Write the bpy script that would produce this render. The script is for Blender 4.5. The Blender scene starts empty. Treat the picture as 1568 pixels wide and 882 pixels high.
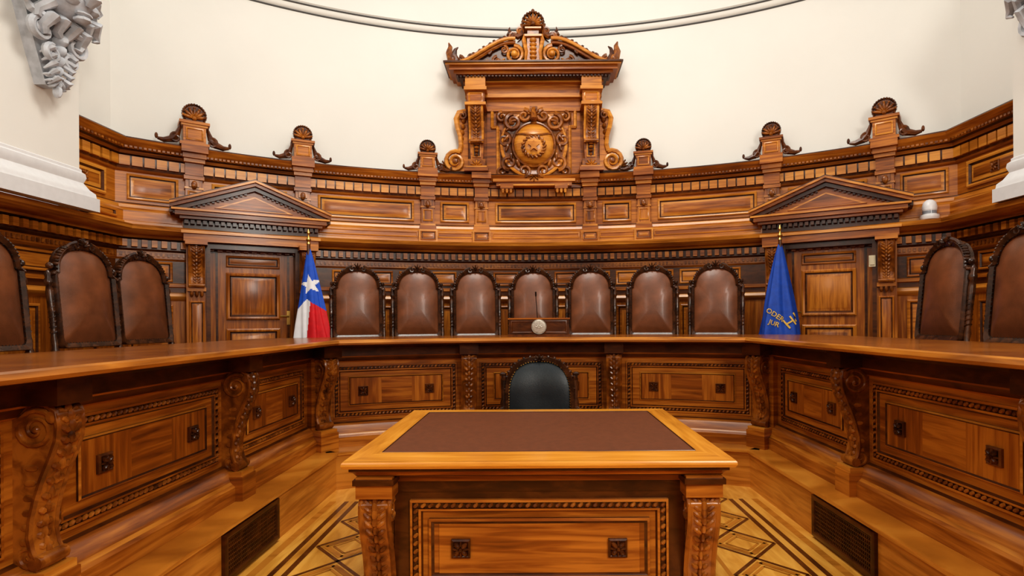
import bpy, bmesh, math, random
from mathutils import Vector, Matrix
random.seed(7)
pi=math.pi
S=bpy.context.scene
rad=math.radians
# ------------------------------------------------------------------ materials
MATS={}
def newmat(name):
    m=bpy.data.materials.new(name); m.use_nodes=True
    nt=m.node_tree; b=nt.nodes['Principled BSDF']; MATS[name]=m
    return m,nt,b
def N(nt,t,**k):
    n=nt.nodes.new(t)
    for a,v in k.items(): setattr(n,a,v)
    return n
def wood(name,dark,mid,light,scale,rough=.33,bump=.12,tintamt=.5,spec=.35):
    m,nt,b=newmat(name); L=nt.links.new
    tc=N(nt,'ShaderNodeTexCoord'); mp=N(nt,'ShaderNodeMapping'); mp.inputs['Scale'].default_value=scale
    L(tc.outputs['Object'],mp.inputs['Vector'])
    n1=N(nt,'ShaderNodeTexNoise'); n1.inputs['Scale'].default_value=1.0; n1.inputs['Detail'].default_value=7; n1.inputs['Distortion'].default_value=.7
    L(mp.outputs['Vector'],n1.inputs['Vector'])
    n2=N(nt,'ShaderNodeTexNoise'); n2.inputs['Scale'].default_value=1.3; n2.inputs['Detail'].default_value=2
    L(tc.outputs['Object'],n2.inputs['Vector'])
    at=N(nt,'ShaderNodeAttribute'); at.attribute_name='tint'
    s=N(nt,'ShaderNodeMath',operation='MULTIPLY_ADD'); s.inputs[1].default_value=.8; s.inputs[2].default_value=.10; L(n1.outputs['Fac'],s.inputs[0])
    a=N(nt,'ShaderNodeMath',operation='MULTIPLY_ADD'); a.inputs[1].default_value=.5; L(n2.outputs['Fac'],a.inputs[0]); L(s.outputs[0],a.inputs[2])
    c=N(nt,'ShaderNodeMath',operation='MULTIPLY_ADD'); c.inputs[1].default_value=tintamt*.35; L(at.outputs['Fac'],c.inputs[0]); L(a.outputs[0],c.inputs[2])
    r=N(nt,'ShaderNodeValToRGB'); e=r.color_ramp.elements
    e[0].position=.55; e[0].color=(*dark,1); e[1].position=1.0; e[1].color=(*light,1)
    x=e.new(.80); x.color=(*mid,1)
    L(c.outputs[0],r.inputs['Fac']); L(r.outputs['Color'],b.inputs['Base Color'])
    b.inputs['Roughness'].default_value=rough
    b.inputs['Specular IOR Level'].default_value=spec
    b.inputs['Coat Weight'].default_value=.22; b.inputs['Coat Roughness'].default_value=.18
    bp=N(nt,'ShaderNodeBump'); bp.inputs['Strength'].default_value=bump; bp.inputs['Distance'].default_value=.004
    L(n1.outputs['Fac'],bp.inputs['Height']); L(bp.outputs['Normal'],b.inputs['Normal'])
    return m
D=(.095,.021,.002); M_=(.31,.088,.008); Lt=(.56,.205,.024)
wood('wood_h',D,M_,Lt,(2.2,2.2,34))
wood('wood_v',D,M_,Lt,(30,30,2.2))
wood('wood_light',(.22,.065,.006),(.49,.18,.021),(.70,.31,.048),(2.2,2.2,30),rough=.28)
wood('wood_x',(.40,.145,.012),(.66,.27,.028),(.80,.37,.05),(2.0,26,26),rough=.25)
wood('wood_y',(.40,.145,.012),(.66,.27,.028),(.80,.37,.05),(26,2.0,26),rough=.25)
wood('wood_top',(.15,.038,.004),(.27,.078,.008),(.38,.125,.015),(4,4,20),rough=.22)
wood('wood_dark',(.020,.005,.002),(.060,.015,.002),(.12,.034,.005),(7,7,20),rough=.32)  # dark wood parts; on recessed mouldings it also paints in crevice shade
wood('wood_carved',(.045,.011,.001),(.20,.057,.007),(.44,.155,.02),(14,14,14),rough=.28,bump=.3)
wood('wood_carved_dark',(.018,.005,.002),(.075,.020,.004),(.17,.05,.009),(16,16,16),rough=.28,bump=.3)
wood('wood_black',(.010,.004,.002),(.038,.014,.006),(.11,.038,.013),(16,16,16),rough=.24,bump=.3)
wood('floor_light',(.42,.17,.02),(.68,.32,.05),(.84,.45,.09),(14,3,3),rough=.25,tintamt=1.0)
wood('floor_dark',(.06,.018,.004),(.12,.036,.007),(.18,.06,.012),(10,10,10),rough=.25)
wood('floor_mid',(.25,.085,.010),(.40,.15,.018),(.55,.22,.03),(3,14,3),rough=.25,tintamt=1.0)
def plain(name,col,rough=.5,metal=0,noise=0,nscale=20,bump=0,bscale=200,spec=.5,coat=0):
    m,nt,b=newmat(name); L=nt.links.new
    b.inputs['Roughness'].default_value=rough; b.inputs['Metallic'].default_value=metal
    b.inputs['Specular IOR Level'].default_value=spec
    b.inputs['Coat Weight'].default_value=coat; b.inputs['Coat Roughness'].default_value=.15
    tc=N(nt,'ShaderNodeTexCoord')
    n=N(nt,'ShaderNodeTexNoise'); n.inputs['Scale'].default_value=nscale; n.inputs['Detail'].default_value=4
    L(tc.outputs['Object'],n.inputs['Vector'])
    r=N(nt,'ShaderNodeValToRGB'); e=r.color_ramp.elements
    e[0].position=.3; e[1].position=.7
    e[0].color=(*[c*(1-noise) for c in col],1); e[1].color=(*[min(1,c*(1+noise)) for c in col],1)
    L(n.outputs['Fac'],r.inputs['Fac']); L(r.outputs['Color'],b.inputs['Base Color'])
    if bump:
        n2=N(nt,'ShaderNodeTexNoise'); n2.inputs['Scale'].default_value=bscale
        L(tc.outputs['Object'],n2.inputs['Vector'])
        bp=N(nt,'ShaderNodeBump'); bp.inputs['Strength'].default_value=bump; bp.inputs['Distance'].default_value=.003
        L(n2.outputs['Fac'],bp.inputs['Height']); L(bp.outputs['Normal'],b.inputs['Normal'])
plain('plaster_white',(.80,.785,.73),.75,noise=.02,nscale=1.2,bump=.1,bscale=60)
plain('plaster_trim',(.74,.74,.74),.6,noise=.03)
plain('plaster_line',(.12,.12,.12),.6,noise=.03)
plain('plaster_ornament',(.50,.52,.55),.6,noise=.2,nscale=14)
plain('leather_brown',(.17,.058,.022),.36,noise=.32,nscale=7,bump=.35,bscale=160,spec=.45,coat=.15)
plain('leather_desk',(.145,.046,.018),.5,noise=.12,nscale=30,bump=.3,bscale=260,spec=.3)
plain('leather_black',(.004,.009,.012),.34,noise=.2,nscale=12,bump=.3,bscale=180,coat=.12,spec=.45)
plain('brass',(.65,.42,.12),.3,metal=1,noise=.05)
plain('dark_metal',(.03,.025,.02),.4,metal=.6,noise=.1)
plain('grille_black',(.03,.02,.012),.5,noise=.1)
plain('silver',(.55,.52,.45),.35,metal=.6,noise=.2,nscale=60)
plain('white_plastic',(.8,.8,.8),.35,noise=.01)
plain('beige_plastic',(.6,.52,.35),.45,noise=.01)
plain('glass_grey',(.25,.27,.3),.15,noise=.02)
plain('flag_blue',(.010,.085,.52),.65,noise=.1,bump=.1)
plain('flag_navy',(.005,.06,.38),.6,noise=.15,bump=.1)
plain('flag_red',(.60,.008,.015),.65,noise=.1,bump=.1)
plain('flag_white',(.78,.79,.82),.7,noise=.03,bump=.1)
plain('flag_gold',(.70,.45,.08),.5,noise=.1)

# ------------------------------------------------------------------ mesh builder
class MB:
    def __init__(s,name):
        s.name=name; s.v=[]; s.f=[]; s.m=[]; s.t=[]; s.slots=[]; s.map=None; s.M=None
    def add(s,vs,fs,mat,tint=None):
        if mat not in s.slots: s.slots.append(mat)
        k=s.slots.index(mat); o=len(s.v)
        for p in vs:
            p=Vector(p)
            if s.M is not None: p=s.M@p
            if s.map: p=Vector(s.map(p))
            s.v.append(p)
        tt=random.random() if tint is None else tint
        for f in fs:
            s.f.append([i+o for i in f]); s.m.append(k); s.t.append(tt)
    def box(s,x0,x1,y0,y1,z0,z1,mat,nx=1,tint=None):
        vs=[];fs=[]
        for i in range(nx+1):
            x=x0+(x1-x0)*i/nx
            vs+=[(x,y0,z0),(x,y1,z0),(x,y1,z1),(x,y0,z1)]
        for i in range(nx):
            a=4*i
            for j in range(4):
                fs.append([a+j,a+(j+1)%4,a+4+(j+1)%4,a+4+j])
        fs.append([0,1,2,3]); fs.append([4*nx,4*nx+3,4*nx+2,4*nx+1])
        s.add(vs,fs,mat,tint)
    def loops(s,x0,x1,z0,z1,prof,mats,fill=None,nx=1):
        """rectangular frame in xz plane; prof list of (inset,y)"""
        vs=[];n=2*(nx+1)
        for ins,y in prof:
            a,b,c,d=x0+ins,x1-ins,z0+ins,z1-ins
            for i in range(nx+1): vs.append((a+(b-a)*i/nx,y,c))
            for i in range(nx+1): vs.append((b-(b-a)*i/nx,y,d))
        t=random.random()
        if isinstance(mats,str): mats=[mats]*(len(prof)-1)
        for k in range(len(prof)-1):
            fs=[[k*n+i,k*n+(i+1)%n,(k+1)*n+(i+1)%n,(k+1)*n+i] for i in range(n)]
            s.add(vs,fs,mats[k],t) if k==0 else s.addf(fs,mats[k],t,len(vs))
        if fill:
            k=len(prof)-1
            fs=[[k*n+i,k*n+i+1,k*n+n-2-i,k*n+n-1-i] for i in range(nx)]
            s.addf(fs,fill,random.random(),len(vs))
    def addf(s,fs,mat,t,nv):
        if mat not in s.slots: s.slots.append(mat)
        k=s.slots.index(mat); o=len(s.v)-nv
        for f in fs: s.f.append([i+o for i in f]); s.m.append(k); s.t.append(t)
    def ell(s,c,r,mat,rot=None,nu=8,nv=5,tint=None):
        vs=[];fs=[]
        c=Vector(c)
        for j in range(nv+1):
            ph=-pi/2+pi*j/nv
            for i in range(nu):
                a=2*pi*i/nu
                p=Vector((r[0]*math.cos(ph)*math.cos(a),r[1]*math.cos(ph)*math.sin(a),r[2]*math.sin(ph)))
                if rot is not None: p=rot@p
                vs.append(c+p)
        for j in range(nv):
            for i in range(nu):
                a=j*nu+i;b=j*nu+(i+1)%nu
                fs.append([a,b,b+nu,a+nu])
        s.add(vs,fs,mat,tint)
    def tube(s,pts,rads,mat,n=6,tint=None):
        pts=[Vector(p) for p in pts]
        if not hasattr(rads,'__len__'): rads=[rads]*len(pts)
        vs=[];fs=[];prev=None
        for i,p in enumerate(pts):
            t=(pts[min(i+1,len(pts)-1)]-pts[max(i-1,0)]).normalized()
            if prev is None:
                u=t.orthogonal().normalized()
            else:
                u=(prev-t*prev.dot(t)).normalized()
            prev=u; w=t.cross(u)
            for k in range(n):
                a=2*pi*k/n
                vs.append(p+(u*math.cos(a)+w*math.sin(a))*rads[i])
        for i in range(len(pts)-1):
            for k in range(n):
                a=i*n+k;b=i*n+(k+1)%n
                fs.append([a,b,b+n,a+n])
        fs.append(list(range(n))[::-1]); fs.append([(len(pts)-1)*n+k for k in range(n)])
        s.add(vs,fs,mat,tint)
    def spiral(s,c,r,mat,turns=1.6,start=0,sgn=1,th=.02,plane='xz',n=6,tail=None,tint=None):
        pts=[];rs=[];K=int(14*turns)
        for i in range(K+1):
            q=i/K; a=start+sgn*2*pi*turns*q; rr=r*(1-q)**.8+.08*r
            if plane=='xz': pts.append((c[0]+rr*math.cos(a),c[1],c[2]+rr*math.sin(a)))
            else: pts.append((c[0],c[1]+rr*math.cos(a),c[2]+rr*math.sin(a)))
            rs.append(th*(1-.45*q))
        if tail: 
            pts=[tail[i] for i in range(len(tail))]+pts
            rs=[th*(.4+.6*(i/len(tail))) for i in range(len(tail))]+rs
        s.tube(pts,rs,mat,n,tint)
    def lathe(s,c,prof,mat,n=16,axis='z',tint=None):
        vs=[];fs=[]
        for r,z in prof:
            for i in range(n):
                a=2*pi*i/n
                if axis=='z': vs.append((c[0]+r*math.cos(a),c[1]+r*math.sin(a),c[2]+z))
                elif axis=='y': vs.append((c[0]+r*math.cos(a),c[1]+z,c[2]+r*math.sin(a)))
                else: vs.append((c[0]+z,c[1]+r*math.cos(a),c[2]+r*math.sin(a)))
        for j in range(len(prof)-1):
            for i in range(n):
                a=j*n+i;b=j*n+(i+1)%n
                fs.append([a,b,b+n,a+n])
        fs.append(list(range(n))); fs.append([(len(prof)-1)*n+i for i in range(n)])
        s.add(vs,fs,mat,tint)
    def extr(s,poly,y0,y1,mat,tint=None):   # poly in xz
        n=len(poly)
        vs=[(x,y0,z) for x,z in poly]+[(x,y1,z) for x,z in poly]
        fs=[[i,(i+1)%n,n+(i+1)%n,n+i] for i in range(n)]+[list(range(n)),list(range(2*n-1,n-1,-1))]
        s.add(vs,fs,mat,tint)
    def extrx(s,poly,x0,x1,mat,tint=None):   # poly in yz
        n=len(poly)
        vs=[(x0,y,z) for y,z in poly]+[(x1,y,z) for y,z in poly]
        fs=[[i,(i+1)%n,n+(i+1)%n,n+i] for i in range(n)]+[list(range(n)),list(range(2*n-1,n-1,-1))]
        s.add(vs,fs,mat,tint)
    def sweep(s,path,prof,mats,tint=None,closed=False):
        P=[Vector(p) for p in path]; n=len(P); NR=[]
        for i in range(n):
            ds=[]
            if i>0 or closed: ds.append((P[i]-P[i-1]).normalized())
            if i<n-1 or closed: ds.append((P[(i+1)%n]-P[i]).normalized())
            ns=[Vector((d.y,-d.x)) for d in ds]
            a=sum(ns,Vector((0,0))).normalized()
            NR.append(a/max(.3,a.dot(ns[0])))
        m=len(prof); vs=[]
        for i in range(n):
            for o,z in prof: vs.append((P[i].x+NR[i].x*o,P[i].y+NR[i].y*o,z))
        if isinstance(mats,str): mats=[mats]*(m-1)
        first=True
        for j in range(m-1):
            fs=[]
            for i in range(n if closed else n-1):
                a=i*m+j; b=((i+1)%n)*m+j
                fs.append([a,b,b+1,a+1])
            tt=random.random() if tint is None else tint
            if first: s.add(vs,fs,mats[j],tt); first=False
            else: s.addf(fs,mats[j],tt,len(vs))
    def build(s,parent=None,loc=None,rotz=0,recalc=True,name=None):
        me=bpy.data.meshes.new(s.name)
        me.from_pydata([tuple(v) for v in s.v],[],s.f)
        for k in s.slots: me.materials.append(MATS[k])
        me.polygons.foreach_set('material_index',s.m)
        at=me.attributes.new('tint','FLOAT','FACE'); at.data.foreach_set('value',s.t)
        me.polygons.foreach_set('use_smooth',[True]*len(me.polygons))
        if recalc:
            bm=bmesh.new(); bm.from_mesh(me); bmesh.ops.recalc_face_normals(bm,faces=bm.faces); bm.to_mesh(me); bm.free()
        me.set_sharp_from_angle(angle=rad(38))
        o=bpy.data.objects.new(name or s.name,me); S.collection.objects.link(o)
        if loc: o.location=loc
        o.rotation_euler=(0,0,rotz)
        if parent: o.parent=parent
        return o
def RY(a): return Matrix.Rotation(-a,3,'Y')
def bend(C,R,th0=0):
    def f(p):
        r=R+p.y; th=th0+p.x/R
        return (C[0]+r*math.sin(th),C[1]+r*math.cos(th),p.z)
    return f
def flat(C,R,th):
    return Matrix.Translation((C[0]+R*math.sin(th),C[1]+R*math.cos(th),0))@Matrix.Rotation(-th,4,'Z')
def u_path(C,R,XL,XR,y0L,y0R,n=72):
    tl=math.asin((XL-C[0])/R); tr=math.asin((XR-C[0])/R)
    p=[(XL,y0L)]
    for i in range(n+1):
        t=tl+(tr-tl)*i/n
        p.append((C[0]+R*math.sin(t),C[1]+R*math.cos(t)))
    p.append((XR,y0R)); return p
# ornament helpers -------------------------------------------------
def fan(mb,c,R,mat,n=7,a0=0,a1=pi,dy=.03,hub=True):
    for i in range(n):
        a=a0+(a1-a0)*i/(n-1)
        mb.ell((c[0]+.58*R*math.cos(a),c[1],c[2]+.58*R*math.sin(a)),(.46*R,dy,.15*R),mat,rot=RY(a),nu=8,nv=6)
        mb.ell((c[0]+.98*R*math.cos(a),c[1],c[2]+.98*R*math.sin(a)),(.12*R,dy*.9,.12*R),mat,nu=6,nv=4)
    if hub: mb.ell(c,(.22*R,dy*1.4,.22*R),mat)
def rosette(mb,x,y,z,r,mat,mat2):
    mb.loops(x-r,x+r,z-r,z+r,[(0,y),(0,y-.012),(.008,y-.018),(.016,y-.012)],mat,fill=mat2)
    for k in range(4):
        a=pi/4+k*pi/2
        mb.ell((x+.5*r*math.cos(a),y-.02,z+.5*r*math.sin(a)),(.42*r,.014,.26*r),mat,rot=RY(a))
    for k in range(4):
        a=k*pi/2
        mb.ell((x+.5*r*math.cos(a),y-.018,z+.5*r*math.sin(a)),(.36*r,.010,.16*r),mat,rot=RY(a))
    mb.ell((x,y-.028,z),(.22*r,.016,.22*r),mat)
def bead_frame(mb,x0,x1,z0,z1,y,size,mat,slant=.7):
    def run(ax,a,b,f):
        n=max(2,int((b-a)/(size*1.25)))
        for i in range(n+1):
            q=a+(b-a)*i/n
            if ax=='x': mb.ell((q,y,f),(size*.62,size*.45,size*.36),mat,rot=RY(slant),nu=6,nv=4)
            else: mb.ell((f,y,q),(size*.62,size*.45,size*.36),mat,rot=RY(slant),nu=6,nv=4)
    run('x',x0,x1,z0); run('x',x0,x1,z1); run('z',z0+size,z1-size,x0); run('z',z0+size,z1-size,x1)
def console(mb,x,y,z0,z1,w,out,mat,mat2,base=True):
    H=z1-z0
    nr=[(.80,1),(.98,.96),(1.03,.88),(1.0,.79),(.86,.68),(.68,.56),(.53,.43),(.43,.31),(.40,.21),(.46,.12),(.56,.06),(.56,0)]
    F=[(o*out,z0+q*H) for o,q in nr]
    poly=[(y,z1)]+[(y-o,z) for o,z in F]+[(y,z0)]
    mb.extrx(poly,x-w*.38,x+w*.38,mat)
    for sx in (-1,1):
        mb.tube([(x+sx*w*.42,y-o+.004,z) for o,z in F],[w*.08]*len(F),mat2,5)
        r=min(.15*H,.42*out)
        mb.spiral((x+sx*w*.39,y-.52*out,z1-.03*H-r),r,mat2,1.9,start=pi*.8,sgn=-1,th=.09*w,plane='yz')
        mb.ell((x+sx*w*.39,y-.52*out,z1-.03*H-r),(.1*w,.2*r,.2*r),mat2)
        mb.spiral((x+sx*w*.39,y-.33*out,z0+.09*H),.07*H,mat2,1.4,start=pi*1.0,sgn=1,th=.07*w,plane='yz')
        for k in range(6):
            q=.62-.09*k; o=out*(.42-.035*k)
            mb.ell((x+sx*w*.385,y-o,z0+q*H),(.05*w,.16*out*(1-.08*k),.022*H),mat,nu=6,nv=4)
    for i in range(14):
        q=i/13; k=q*(len(F)-1)*.86; a=int(k); fr=k-a
        o=F[a][0]*(1-fr)+F[a+1][0]*fr; z=F[a][1]*(1-fr)+F[a+1][1]*fr
        s=(1-.45*q)
        mb.ell((x,y-o-.002,z),(w*.08*s+.004,.014,H*.045),mat,nu=6,nv=4)
        for sx in (-1,1):
            mb.ell((x+sx*w*.22*s,y-o,z-.01),(w*.20*s,.013,H*.022),mat,rot=RY(sx*.7),nu=6,nv=4)
    rt=.042*H
    mb.lathe((x-w*.5,y-out*.90,z0+.93*H),[(0.001,0),(rt*.9,.004),(rt,w*.25),(rt*.7,w*.5),(rt,w*.75),(rt*.9,w-.004),(.001,w)],mat,12,'x')
    mb.lathe((x-w*.5,y-out*.52,z0+.05*H),[(0.001,0),(.045*H,.003),(.05*H,w*.5),(.045*H,w-.003),(.001,w)],mat,10,'x')
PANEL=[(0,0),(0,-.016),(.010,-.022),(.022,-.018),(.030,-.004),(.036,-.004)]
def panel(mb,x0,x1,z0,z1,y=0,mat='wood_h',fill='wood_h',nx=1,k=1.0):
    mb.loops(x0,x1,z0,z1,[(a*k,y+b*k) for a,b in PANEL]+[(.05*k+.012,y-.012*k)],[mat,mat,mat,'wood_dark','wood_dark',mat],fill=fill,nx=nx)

# ------------------------------------------------------------------ dimensions
C=(.03,.9); R=6.3; XL=-4.20; XR=4.26; YS=-2.6
C2=(.065,.9); R2=4.45; BL=-1.95; BR=2.08
mapL=lambda p:(XL-p.y,p.x,p.z)
mapR=lambda p:(XR+p.y,-p.x,p.z)
tL=math.asin((XL-C[0])/R); tR=math.asin((XR-C[0])/R)
yL=C[1]+R*math.cos(tL); yR=C[1]+R*math.cos(tR)
PL=4.84; PR=4.70
PXL=-3.96; PXR=4.07
# ------------------------------------------------------------------ floor
fl=MB('floor')
fl.box(-4.4,4.5,-2.75,7.6,-.1,0,'floor_light')
def strip(a,b,w,mat,z=.0015):
    a=Vector(a);b=Vector(b);d=(b-a).normalized();n=Vector((-d.y,d.x))*w/2
    fl.add([(*(a+n),z),(*(b+n),z),(*(b-n),z),(*(a-n),z)],[[0,1,2,3]],mat)
x0=C2[0]
for o,w,mt in ((1.67,.05,'floor_mid'),(1.56,.035,'floor_dark'),(1.48,.035,'floor_dark'),(1.52,.045,'floor_light'),(1.02,.025,'floor_mid')):
    for sx in (-1,1): strip((x0+sx*o,-1.5),(x0+sx*o,4.4),w,mt,.001+random.random()*.0004)
for sx in (-1,1):
    for cy in range(-3,12):
        Y=cy*.44
        for k,(s,w,mt) in enumerate(((1,.022,'floor_dark'),(.74,.035,'floor_mid'),(.50,.016,'floor_mid'))):
            xa=x0+sx*1.45; xb=x0+sx*1.04
            h=.22*s; ww=(abs(xa-xb))*s; xm=(xa+xb)/2
            q=[(xm-ww/2,Y),(xm,Y+h),(xm+ww/2,Y),(xm,Y-h)]
            for i in range(4): strip(q[i],q[(i+1)%4],w,mt,.0018+k*.0002)
for cy in range(-2,9):
    for cx in (-1,0,1):
        X=x0+cx*.66; Y=.2+cy*.56
        for k,(s,w,mt) in enumerate(((1,.020,'floor_dark'),(.80,.03,'floor_mid'),(.60,.016,'floor_mid'),(.3,.014,'floor_dark'))):
            q=[(X+.33*s,Y),(X,Y+.28*s),(X-.33*s,Y),(X,Y-.28*s)]
            for i in range(4): strip(q[i],q[(i+1)%4],w,mt,.0018+k*.0002)
fl.build(recalc=False)

# ------------------------------------------------------------------ white walls
wb=MB('wall_back')
pth=u_path(C,R,XL,XR,PL-.3,PR-.3)
wb.sweep(pth,[(-.06,3.30),(-.06,5.12)],'plaster_white',.5)
wb.sweep(pth,[(-.06,5.12),(-.05,5.123),(-.045,5.130),(-.05,5.137),(-.06,5.14)],'plaster_line',.5)
wb.sweep(pth,[(-.06,5.14),(-.045,5.15),(-.035,5.18),(-.035,5.205)],'plaster_white',.5)
wb.sweep(pth,[(-.035,5.205),(-.025,5.208),(-.02,5.215),(-.025,5.222),(-.035,5.225)],'plaster_line',.5)
wb.sweep(pth,[(-.035,5.225),(-.02,5.24),(-.02,5.36),(-.02,6.6)],'plaster_white',.5)
wb.build(recalc=False)
basep=[(0,6.6),(0,2.78),(.012,2.77),(.012,2.75),(.03,2.735),(.035,2.70),(.025,2.67),(.02,2.655),(.05,2.60),(.08,2.57),(.085,2.53),(.10,2.53),(.10,2.415),(0,2.415)]
pmt=['plaster_white']+['plaster_trim']*(len(basep)-2)
wl=MB('wall_left'); wl.sweep([(PXL,YS),(PXL,PL),(-4.5,PL)],basep,pmt,.5); wl.build(recalc=False)
wr=MB('wall_right'); wr.sweep([(4.6,PR),(PXR,PR),(PXR,YS)],basep,pmt,.5); wr.build(recalc=False)
wf=MB('wall_front')
wf.box(-4.5,4.6,-2.80,-2.65,2.4,6.6,'plaster_white',tint=.5); wf.box(-4.5,4.6,-2.80,-2.62,0,2.4,'wood_v'); wf.box(-4.5,4.6,-2.80,-2.5,2.36,2.44,'wood_light')
wf.build()

# ------------------------------------------------------------------ wood panelling
wp=MB('wall_panelling')
lowp=[(0,.0),(0,.45),(.04,.45),(.04,.60),(.015,.64),(0,.64),(0,1.66),(.03,1.68),(.045,1.71),(.03,1.74),(.0,1.75),(0,1.80),(.025,1.81),(.025,1.84),(0,1.85),(0,2.08),(.02,2.10),(.02,2.17),(.05,2.19),(.05,2.28),(.11,2.295),(.12,2.32),(.19,2.33),(.21,2.35),(.25,2.365),(.26,2.405),(.25,2.41),(.0,2.415)]
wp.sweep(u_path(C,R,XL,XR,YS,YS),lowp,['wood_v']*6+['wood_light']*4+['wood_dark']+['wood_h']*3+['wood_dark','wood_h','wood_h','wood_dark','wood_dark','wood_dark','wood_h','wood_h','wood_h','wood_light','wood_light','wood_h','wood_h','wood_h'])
upp=[(.14,2.41),(.14,2.45),(.12,2.46),(.12,2.56),(.10,2.575),(.06,2.60),(.05,2.63),(.02,2.645),(0,2.66),(0,2.97),(.02,2.98),(.03,3.0),(.03,3.13),(.07,3.14),(.08,3.17),(.12,3.18),(.13,3.20),(.16,3.225),(.18,3.27),(.17,3.285),(-.2,3.30)]
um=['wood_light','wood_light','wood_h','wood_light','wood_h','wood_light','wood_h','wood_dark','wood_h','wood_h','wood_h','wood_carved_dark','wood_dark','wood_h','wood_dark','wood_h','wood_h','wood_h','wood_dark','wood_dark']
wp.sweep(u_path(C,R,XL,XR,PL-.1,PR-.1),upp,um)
def dentils(a,b,sp,w,y0,y1,z0,z1,mat):
    n=int((b-a)/sp)
    for i in range(n):
        x=a+(b-a)*(i+.5)/n
        wp.box(x-w/2,x+w/2,y0,y1,z0,z1,mat)
def segs():
    yield bend(C,R),R*tL+.02,R*tR-.02,0
    yield mapL,YS+.6,yL-.02,1
    yield mapR,-yR+.02,-YS-.6,2
for f,a,b,k in segs():
    wp.map=f
    dentils(a,b,.085,.05,-.105,-.04,2.205,2.275,'wood_h')
    dentils(a,b,.045,.022,-.035,-.015,2.12,2.155,'wood_carved')
    aa,bb=(a,b) if k==0 else ((PL,b) if k==1 else (a,-PR))
    dentils(aa,bb,.105,.090,-.065,-.02,3.025,3.12,'wood_light')
    dentils(aa,bb,.04,.025,-.14,-.11,3.185,3.205,'wood_carved')
wp.map=mapL
panel(wp,PL+.06,yL-.14,2.69,2.95,0,'wood_light','wood_h',1,1.4); rosette(wp,(PL+yL)/2-.04,-.01,2.82,.05,'wood_carved','wood_h')
panel(wp,PL+.1,yL-.15,2.47,2.55,-.12,'wood_h','wood_h')
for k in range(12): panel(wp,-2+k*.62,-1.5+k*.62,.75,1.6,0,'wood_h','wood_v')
for k in range(8): panel(wp,-2+k*.9,-1.2+k*.9,1.88,2.06,0,'wood_h','wood_h')
wp.map=mapR
panel(wp,-yR+.14,-PR-.06,2.69,2.95,0,'wood_light','wood_h',1,1.4); rosette(wp,-(yR+PR)/2+.04,-.01,2.82,.05,'wood_carved','wood_h')
for k in range(12): panel(wp,-5.3+k*.62,-4.8+k*.62,.75,1.6,0,'wood_h','wood_v')
for k in range(8): panel(wp,-5.3+k*.9,-4.5+k*.9,1.88,2.06,0,'wood_h','wood_h')
wp.map=bend(C,R)
U=lambda d: R*rad(d)
pil=[-36,-26,-12.6,-6.4,6.4,12.6,26.3,36.6]
def upil(d,w=.2):
    x=U(d)
    wp.box(x-w*.62,x+w*.62,-.17,0,2.41,2.57,'wood_light')
    panel(wp,x-w*.5,x+w*.5,2.44,2.55,-.17,'wood_h','wood_light',1,.6)
    wp.box(x-w*.55,x+w*.55,-.11,0,2.57,2.63,'wood_h')
    wp.box(x-w*.5,x+w*.5,-.08,0,2.63,2.66,'wood_light')
    wp.box(x-w*.42,x+w*.42,-.065,0,2.66,2.97,'wood_v')
    wp.loops(x-w*.32,x+w*.32,2.69,2.84,[(0,-.065),(0,-.075),(.012,-.08),(.02,-.07)],'wood_light',fill='wood_v')
    wp.box(x-w*.46,x+w*.46,-.075,0,2.86,2.88,'wood_light')
    wp.box(x-w*.24,x+w*.24,-.10,0,2.88,2.95,'wood_carved')
    wp.ell((x,-.10,2.90),(.03,.02,.045),'wood_carved')
    wp.box(x-w*.5,x+w*.5,-.09,0,2.96,3.0,'wood_h')
    wp.box(x-w*.45,x+w*.45,-.10,0,3.0,3.14,'wood_h')
    wp.box(x-w*.52,x+w*.52,-.14,0,3.13,3.17,'wood_light')
    wp.box(x-w*.58,x+w*.58,-.17,0,3.17,3.22,'wood_h')
    wp.box(x-w*.66,x+w*.66,-.215,0,3.22,3.295,'wood_h')
for d in pil: upil(d,.19)
ub=[(-35,-27),(-25,-13.6),(-11.7,-7.3),(-5.3,5.3),(7.3,11.7),(13.6,25.3),(27.3,35.6)]
for a,b in ub:
    w=b-a; nx=max(1,int(w*1.2))
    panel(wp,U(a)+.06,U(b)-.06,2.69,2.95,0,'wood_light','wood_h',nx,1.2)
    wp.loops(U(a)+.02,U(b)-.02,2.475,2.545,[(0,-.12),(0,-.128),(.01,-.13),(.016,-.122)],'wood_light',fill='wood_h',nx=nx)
for a,b in ((-41.5,-37),(37.6,41.8)):
    panel(wp,U(a)+.02,U(b)-.03,2.69,2.95,0,'wood_light','wood_h',3,1.0)
for d in [x*3.6 for x in range(-6,7)]:
    panel(wp,U(d)-.15,U(d)+.15,.75,1.62,0,'wood_h','wood_v')
    panel(wp,U(d)-.16,U(d)+.16,1.88,2.06,0,'wood_h','wood_h')
for a,b in ((-41.6,-37.6),(38.0,41.8)):
    panel(wp,U(a)+.03,U(b)-.02,.75,1.62,0,'wood_h','wood_v',2,1.3)
    panel(wp,U(a)+.03,U(b)-.02,1.86,2.07,0,'wood_h','wood_h',2,1)
wp.build()

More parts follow.
